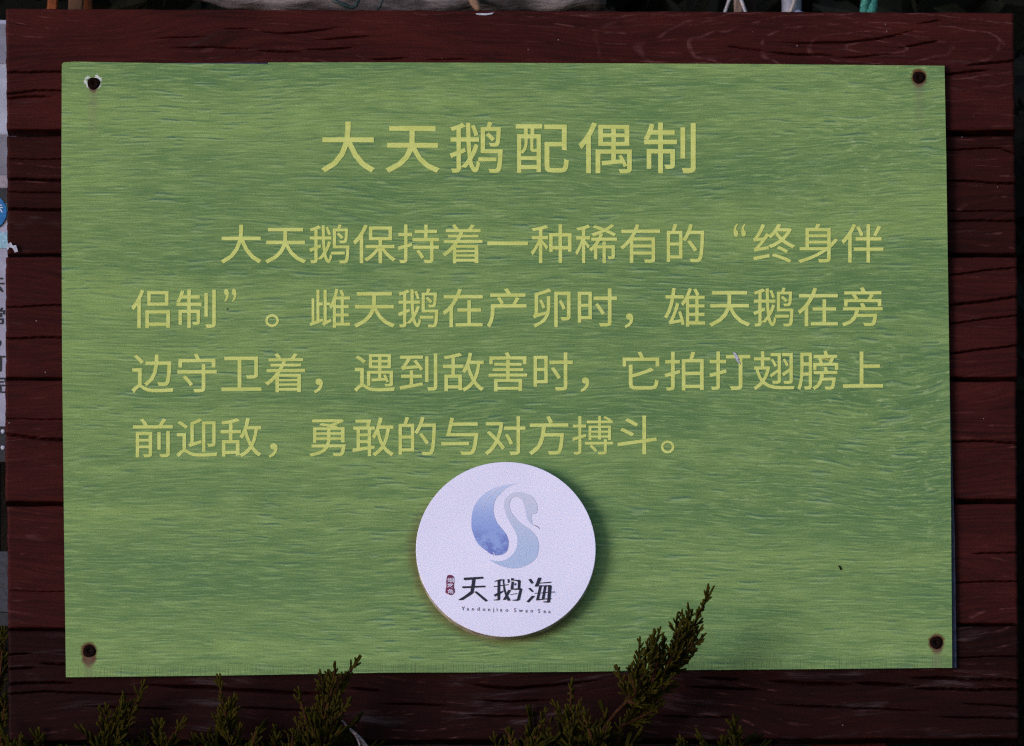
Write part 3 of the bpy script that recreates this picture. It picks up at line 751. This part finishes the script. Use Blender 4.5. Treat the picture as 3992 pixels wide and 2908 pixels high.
shrub('juniper_shrub', 'tallest juniper with leaning brown green spray reaching up beside the round badge', 2330, -.47, [
    ([(2770,2279),(2751,2340),(2726,2393),(2702,2452),(2663,2529),(2605,2607),(2528,2665),(2469,2714),(2406,2772),(2360,2830),(2325,2930)], -.05, 300, dict(dens=.9, bare=.24)),
    ([(2549,2452),(2552,2520),(2560,2590),(2545,2660)], -.06, 120, dict(dens=.9, att=True)),
    ([(2649,2427),(2640,2490),(2620,2560),(2590,2620)], -.055, 90, dict(dens=.9, att=True)),
    ([(2394,2595),(2420,2650),(2450,2700),(2460,2725)], -.06, 110, dict(dens=1.0, att=True)),
    ([(2455,2595),(2465,2650),(2480,2700)], -.065, 90, dict(dens=.9, att=True)),
    ([(2523,2760),(2480,2745),(2450,2735)], -.07, 60, dict(dens=.9, att=True)),
    ([(2650,2672),(2600,2690),(2540,2720),(2470,2760)], -.03, 110, dict(dens=1.0, att=True)),
    ([(2600,2740),(2550,2770),(2490,2800),(2420,2830)], -.03, 100, dict(dens=1.0, att=True)),
    ([(2440,2800),(2420,2850),(2400,2930)], -.03, 130, dict(dens=1.0)),
    ([(2224,2643),(2227,2714),(2222,2810),(2236,2930)], -.04, 110, dict(dens=1.0)),
    ([(2273,2762),(2285,2810),(2305,2870),(2310,2940)], -.07, 120, dict(dens=1.0)),
    ([(2372,2815),(2360,2860),(2330,2930)], -.08, 90, dict(dens=.9)),
    ([(2130,2758),(2115,2810),(2090,2870),(2070,2940)], -.05, 130, dict(dens=1.0)),
    ([(1972,2840),(1990,2880),(2010,2940)], -.05, 100, dict(dens=.9))]+[([(x, y), (x+5, (y+2935)/2), (x+12, 2935)], .0, 110, dict(dens=.9)) for x, y in ((2050, 2845), (2260, 2875), (2390, 2885), (1930, 2885))], 23)
shrub('juniper_shrub', 'small lone juniper shoot barely rising before the lowest plank', 2860, -.47, [
    ([(2892,2832),(2884,2870),(2868,2940)], -.05, 50, dict(dens=.7)),
    ([(2663,2888),(2660,2950)], -.05, 50, dict(dens=.5)),
    ([(2811,2895),(2815,2950)], -.05, 50, dict(dens=.5))], 31)
shrub('juniper_shrub', 'shadowed juniper growing past the outer edge of the planks under the notice board', -60, .10, [
    ([(12,2440),(8,2540),(0,2650),(-20,2800),(-40,2930)], .20, 90, dict(dens=.8)),
    ([(-30,2500),(-40,2650),(-50,2930)], .22, 120, dict(dens=.8)),
    ([(22,2700),(15,2780),(0,2930)], .18, 60, dict(dens=.7))], 41, None, 0.0)

M_dry = simple('dry_grey_bark', (.17, .125, .14), .8, .2, .4, 250)
tb = TB(); y_ = -.165
tw = [at(1333,2808,y_), at(1352,2832,y_), at(1382,2858,y_), at(1408,2885,y_), at(1450,2940,y_), Vector((at(1500,2900,y_).x, -.25, .4)), Vector((at(1540,2900,y_).x, -.47, -.01))]
b0 = Vector((tw[-1].x, tw[-1].y, 0))
dtw = empty('dry_twig', b0); tag(dtw, 'bare dry grey twig slanting up beside the juniper tips', 'twig')
tb.tube(tw, [.0010, .0016, .0022, .0026, .0031, .004, .005], 6); tb.build('stem', M_dry, dtw, b0)
tb = TB(); tb.tube([at(1384,2860,y_), at(1398,2890,y_-.005), at(1408,2925,y_-.01)], [.0016, .0014, .001], 5); tb.build('side_shoot', M_dry, dtw, b0)

# ------------------------------------------------------------------ things behind the sign
def bark_mat():
    g = NT('silver_driftwood'); v = g.coord()
    n = g.noise(g.map(v, (7, 30, 30)), 1, 5, .65); m = g.noise(v, 26, 3)
    c = g.mix(g.ss(n, .34, .66), (.05, .042, .05), (.25, .22, .25))
    c = g.mix(g.math('MULTIPLY', g.ss(m, .58, .72), .7), c, (.05, .026, .012))
    g.bump(n, .8, .01)
    return g.done(c, .85, .15)
M_drift = bark_mat()
LY = .66
def log():
    cs = [(380,-95,14),(470,-100,34),(600,-98,62),(760,-92,92),(900,-88,122),(1200,-86,140),(1600,-84,146),(1950,-84,146),(2200,-84,142),(2330,-84,132),(2362,-84,116)]
    xs = np.linspace(380, 2362, 70); zc = np.interp(xs, [c[0] for c in cs], [c[1] for c in cs]); rr = np.interp(xs, [c[0] for c in cs], [c[2] for c in cs])
    ns = 28; v, f = [], []
    rg = np.random.RandomState(5); ph = rg.rand(6)*6.28
    for i, x in enumerate(xs):
        c = at(x, zc[i], LY)
        for k in range(ns):
            a = 2*math.pi*k/ns
            r = rr[i]*K*1.07*(1+.05*math.sin(3*a+ph[0]+x*.004)+.035*math.sin(7*a+ph[1]+x*.011)+.03*math.sin(x*.03+ph[2]+a)+rg.uniform(-.02, .02))
            v.append((c.x, c.y+r*math.cos(a), c.z+r*math.sin(a)))
    for i in range(len(xs)-1):
        for k in range(ns):
            a, b = i*ns+k, i*ns+(k+1) % ns; f.append((a, b, b+ns, a+ns))
    f.append(tuple(range(ns-1, -1, -1))); f.append(tuple((len(xs)-1)*ns+k for k in range(ns)))
    c = at(1400, -84, LY); b = Vector((c.x, c.y, BANK_Z))
    root = empty('driftwood_log', b); tag(root, 'weathered grey driftwood log lying behind the top plank', 'log')
    link('trunk', mesh('trunk', [Vector(p)-b for p in v], f, True), root, [M_drift])
    t = TB(); t.tube([at(1835, -20, LY-.04), at(1852, 12, LY-.055), at(1868, 42, LY-.062)], [.006, .006, .004], 7); t.build('branch_stub', simple('torn_brown_bark', (.16, .09, .06), .8), root, b)
log()
M_cable = simple('dark_teal_cable', (.010, .022, .024), .5)
t = TB(); cy = LY-.058
cp = [at(1285,-40,cy+.01), at(1305,4,cy), at(1345,20,cy), at(1372,30,cy), at(1388,22,cy), at(1396,0,cy), at(1398,-40,cy+.012)]
t.tube(cp, [.0028]*7, 7); o = t.build('cable', M_cable, None, cp[3]); o.location = cp[3]
tag(o, 'thin dark cable looped round the driftwood log', 'cable')
t = TB(); cp = [at(1462,-40,cy+.01), at(1492,-5,cy), at(1480,22,cy), at(1466,50,cy+.004)]
t.tube(cp, [.002]*4, 7); o = t.build('cable', M_cable, None, cp[1]); o.location = cp[1]
tag(o, 'short dark wire end hanging on the driftwood log', 'cable')

M_orange = simple('orange_brown_wood', (.11, .026, .007), .7, .2, .5, 30)
M_brown = simple('brown_wood', (.045, .022, .013), .8, .2, .6, 40)
def stake(name, label, cat, x0, x1, Y, top, mat, tilt=0.0, thick=.02, group=None):
    a, b = at(x0, 60, Y), at(x1, 60, Y); zt = at(0, top, Y).z
    root = (a+b)/2; root.z = BANK_Z-.03
    bm = bmesh.new(); hw = (b.x-a.x)/2; h = zt-root.z
    prof = [(0, 1.0), (.35, .97), (.7, 1.0), (.92, .93), (1.0, .6)]
    rows = []
    for q, s in prof:
        rows.append([bm.verts.new((hw*s*sx+tilt*q*h+random.uniform(-.001, .001), thick/2*s*sy, q*h)) for sx, sy in ((-1, -1), (1, -1), (1, 1), (-1, 1))])
    for r0, r1 in zip(rows, rows[1:]):
        for k in range(4): bm.faces.new((r0[k], r0[(k+1) % 4], r1[(k+1) % 4], r1[k]))
    bm.faces.new(rows[-1]); bm.faces.new(rows[0][::-1])
    bmesh.ops.bevel(bm, geom=bm.edges[:], offset=.002, segments=1, affect='EDGES')
    me = bpy.data.meshes.new(name); bm.to_mesh(me); bm.free()
    o = link(name, me, None, [mat]); o.location = root; tag(o, label, cat, group); return o
stake('wooden_stake', 'narrow orange brown stake standing behind the plank corner with a rounded end', 'stake', 172, 212, .62, -180, M_orange, .05)
stake('broken_board', 'broad broken orange brown board standing behind the top plank', 'board', 300, 368, .63, -150, M_orange, -.03, .016)
stake('broken_board', 'dull brown splintered board overlapping a broader orange board', 'board', 252, 308, .60, -140, M_brown, .06, .016)
stake('wooden_stake', 'pale brown split stake between two whitish dry stalks', 'stake', 2856, 2890, .62, -120, simple('pale_split_wood', (.17, .115, .10), .8, .2, .4, 60), .03)
stake('wooden_stake', 'dark brown slanted stake next to the pale split stake', 'stake', 2960, 3010, .64, -120, simple('dark_brown_wood', (.018, .010, .008), .8, .2, .4, 60), -.25)
M_stalk = simple('whitish_dry_stalk', (.34, .31, .36), .7, .2, .3, 90)
for x0, x1, lb in ((2826, 2846, 'thin whitish dry stalk leaning inward before the pale split stake'), (2908, 2886, 'curved whitish dry stalk crossing the pale split stake')):
    t = TB(); p0 = at(x0, 54, .60); b = Vector((p0.x, .60, BANK_Z-.03))
    t.tube([b, at(x0, 50, .60), at((x0+x1)/2, 20, .60), at(x1, -10, .60), at(x1+(x1-x0)*.4, -90, .60)], [.0022, .0022, .002, .0022, .001], 6)
    o = t.build('dry_stalk', M_stalk, None, b); o.location = b; tag(o, lb, 'stalk')
# grey pipe with a cord round it
t = TB(); pb = at(3086, 60, .63); b = Vector((pb.x, .63, BANK_Z-.03)); zt = at(0, -130, .63).z
root = empty('grey_pipe', b); tag(root, 'grey pipe with a pale cord across it behind the top plank', 'pipe')
t.tube([b, Vector((b.x, b.y, b.z+.06)), Vector((b.x, b.y, zt))], [.0125]*3, 20); t.build('pipe_body', simple('grey_plastic', (.15, .145, .19), .5, .4, .3, 60), root, b)
t = TB(); t.tube([at(3078, 60, .612), at(3088, 30, .612), at(3101, -10, .612), at(3108, -40, .616)], [.0024]*4, 7); t.build('cord', simple('pale_cord', (.30, .25, .25), .8), root, b)
t = TB(); t.tube([at(3100, 50, .612), at(3112, 44, .611), at(3126, 50, .613), at(3133, 62, .618)], [.002]*4, 7); t.build('cord_end', simple('bluish_cord', (.20, .20, .36), .7), root, b)
# teal twisted rope
rb = at(3376, 60, .61); b = Vector((rb.x, .61, BANK_Z-.03)); root = empty('twisted_rope', b); tag(root, 'thick teal twisted rope standing up behind the top plank', 'rope')
M_rope = simple('teal_rope_fibre', (.035, .165, .145), .7, .2, .5, 400)
for k in range(3):
    t = TB(); pts = []
    for i in range(40):
        q = i/39; a = 2*math.pi*(k/3+q*2.2); zz = b.z+q*.20
        pts.append(Vector((b.x+.0058*math.cos(a)+.004*math.sin(q*5), b.y+.0058*math.sin(a), zz)))
    t.tube(pts, [.0058]*40, 8); t.build('strand', M_rope, root, b)

# ---- neighbouring notice board, only its edge in view
NY = .24
nb = empty('notice_board', (at(-400, 0, NY).x, NY+.02, 0)); tag(nb, 'white printed notice board with blue emblem beside the red plank sign', 'notice board')
org = Vector(nb.location)
def card(name, x0, x1, y0, y1, Y, th, mat, parent=nb):
    a, b_ = at(x0, y1, Y), at(x1, y0, Y)
    return boxm(name, a.x-org.x, b_.x-org.x, Y-org.y, Y+th-org.y, a.z, b_.z, mat, parent)
M_nw = simple('white_notice_print', (.30, .30, .44), .5, var=.10, scale=60)
M_ng1 = simple('grey_notice_print', (.16, .16, .23), .5, var=.15, scale=40)
M_ng2 = simple('pale_notice_print', (.34, .36, .50), .5, var=.15, scale=30)
M_nd = simple('dark_notice_print', (.020, .022, .032), .5)
M_nb = simple('blue_notice_print', (.015, .14, .42), .5)
M_nlb = simple('light_blue_notice_print', (.24, .42, .58), .5)
M_nt = simple('teal_notice_print', (.02, .12, .18), .5)
pn = card('panel', -820, 64, 78, 1662, NY+.002, .012, M_nw)
for x0, x1, y0, y1, m, nm in ((-780, 62, 92, 248, M_ng1, 'grey_picture_band'), (-780, 63, 252, 522, M_ng2, 'pale_picture_band'), (-780, 63, 526, 682, M_ng1, 'grey_picture_band'),
                          (-780, 62, 686, 728, simple('pinkish_notice_print', (.26, .23, .30), .5), 'pink_picture_band'), (-780, 63, 732, 790, M_nd, 'dark_picture_band'),
                          (-780, 63, 794, 822, M_nt, 'teal_picture_band'), (-780, 62, 906, 968, M_nlb, 'light_blue_picture_band')):
    card(nm, x0, x1, y0, y1, NY, .0025, m, pn)
def disc_part(px, py, rpx, Y, mat, name):
    c = at(px, py, Y); ns = 40; r = rpx*K
    v = [(c.x-org.x+r*math.cos(2*math.pi*i/ns), Y-org.y, c.z+r*math.sin(2*math.pi*i/ns)) for i in range(ns)]
    return link(name, mesh(name, v, [tuple(range(ns))]), pn, [mat])
disc_part(-45, 826, 72, NY-.0006, M_nb, 'blue_emblem')
def note_char(ch, cx, cy, em, mat, Y=NY-.0008, bold=.01):
    vv, ff = glyph(ch, bold); c = (vv.min(0)+vv.max(0))/2
    me = mesh('character', [tuple(at(cx+(p[0]-c[0])*em, cy-(p[1]-c[1])*em, Y)-org) for p in vv], ff)
    return link('character', me, pn, [mat])
M_nwh = simple('white_letter_print', (.55, .60, .75), .5, var=.05)
note_char('示', -8, 815, 40, M_nwh, NY-.0012)
for ch, cx, cy in (('去', -18, 1105), ('常', -14, 1232), ('，', -4, 1340), ('打', -16, 1415), ('完', -8, 1498)):
    note_char(ch, cx, cy, 74, M_nd, NY+.0012)
a = at(-800, 0, NY).x-org.x
for xa, xb in ((-800, -740), (-60, -8)):
    xa, xb = at(xa, 0, NY).x-org.x, at(xb, 0, NY).x-org.x
    boxm('post', xa, xb, NY+.0139-org.y, NY+.06-org.y, -.02, at(0, 100, NY).z, M_nd, nb, .002)
card('crossbar', -800, 40, 2150, 2385, NY+.004, .010, simple('grey_painted_bar', (.035, .037, .055), .6), nb)
card('skirting_bar', -800, 40, 2388, 2440, NY+.005, .010, M_nd, nb)
for cy in (1682, 1745):
    bm = bmesh.new(); bmesh.ops.create_uvsphere(bm, u_segments=12, v_segments=8, radius=9*K)
    c = at(12, cy, NY+.004)-org
    for v in bm.verts: v.co = Vector((v.co.x+c.x, v.co.y*.6+c.y, v.co.z+c.z))
    me = bpy.data.meshes.new('bolt_cap'); bm.to_mesh(me); bm.free(); link('bolt_cap', me, nb, [M_ng2])
card('bolt_strip', -40, 30, 1655, 1800, NY+.006, .008, M_nd, nb)

# ---- dark hedge behind everything
def hedge_leaf():
    g = NT('dark_hedge_leaves'); v = g.coord(); n = g.noise(v, 9, 3)
    return g.done(g.mix(g.ss(n, .4, .7), (.002, .0025, .0015), (.009, .010, .004)), .7, .15)
def hedge():
    rg = np.random.RandomState(9); v, f = [], []
    def leaf(c, s):
        a = rg.normal(size=3); a /= np.linalg.norm(a); b = np.cross(a, rg.normal(size=3)); b /= np.linalg.norm(b)
        o = len(v); nrm = np.cross(a, b)
        for q in (-a*s, b*s*.42+nrm*s*.1, a*s, -b*s*.42+nrm*s*.1): v.append(tuple(c+q))
        f.append((o, o+1, o+2)); f.append((o, o+2, o+3))
    for i in range(9000):   # main body on the bank
        leaf(np.array([rg.uniform(-2.4, 2.4), .85+abs(rg.normal(0, .16)), rg.uniform(BANK_Z-.02, 2.9)]), rg.uniform(.018, .045))
    for i in range(2600):   # trailing down the bank at both sides of the sign
        s_ = rg.choice((-1, 1)); leaf(np.array([s_*rg.uniform(.50, 1.2), BANK_Y-abs(rg.normal(0, .03)), rg.uniform(.1, BANK_Z)]), rg.uniform(.012, .03))
    # woody mass inside
    o = len(v); nx, nz = 40, 14
    for i in range(nx+1):
        for j in range(nz+1):
            v.append((-2.6+5.2*i/nx, 1.25+rg.uniform(-.06, .06), BANK_Z-.1+1.5*j/nz))
    for i in range(nx):
        for j in range(nz):
            a = o+i*(nz+1)+j; f.append((a, a+nz+1, a+nz+2, a+1))
    h = link('hedge', mesh('hedge', v, f), mats=[hedge_leaf()]); h['kind'] = 'stuff'
    tag(h, 'deep dark leafy hedge filling the shade behind the sign', 'hedge')
hedge()
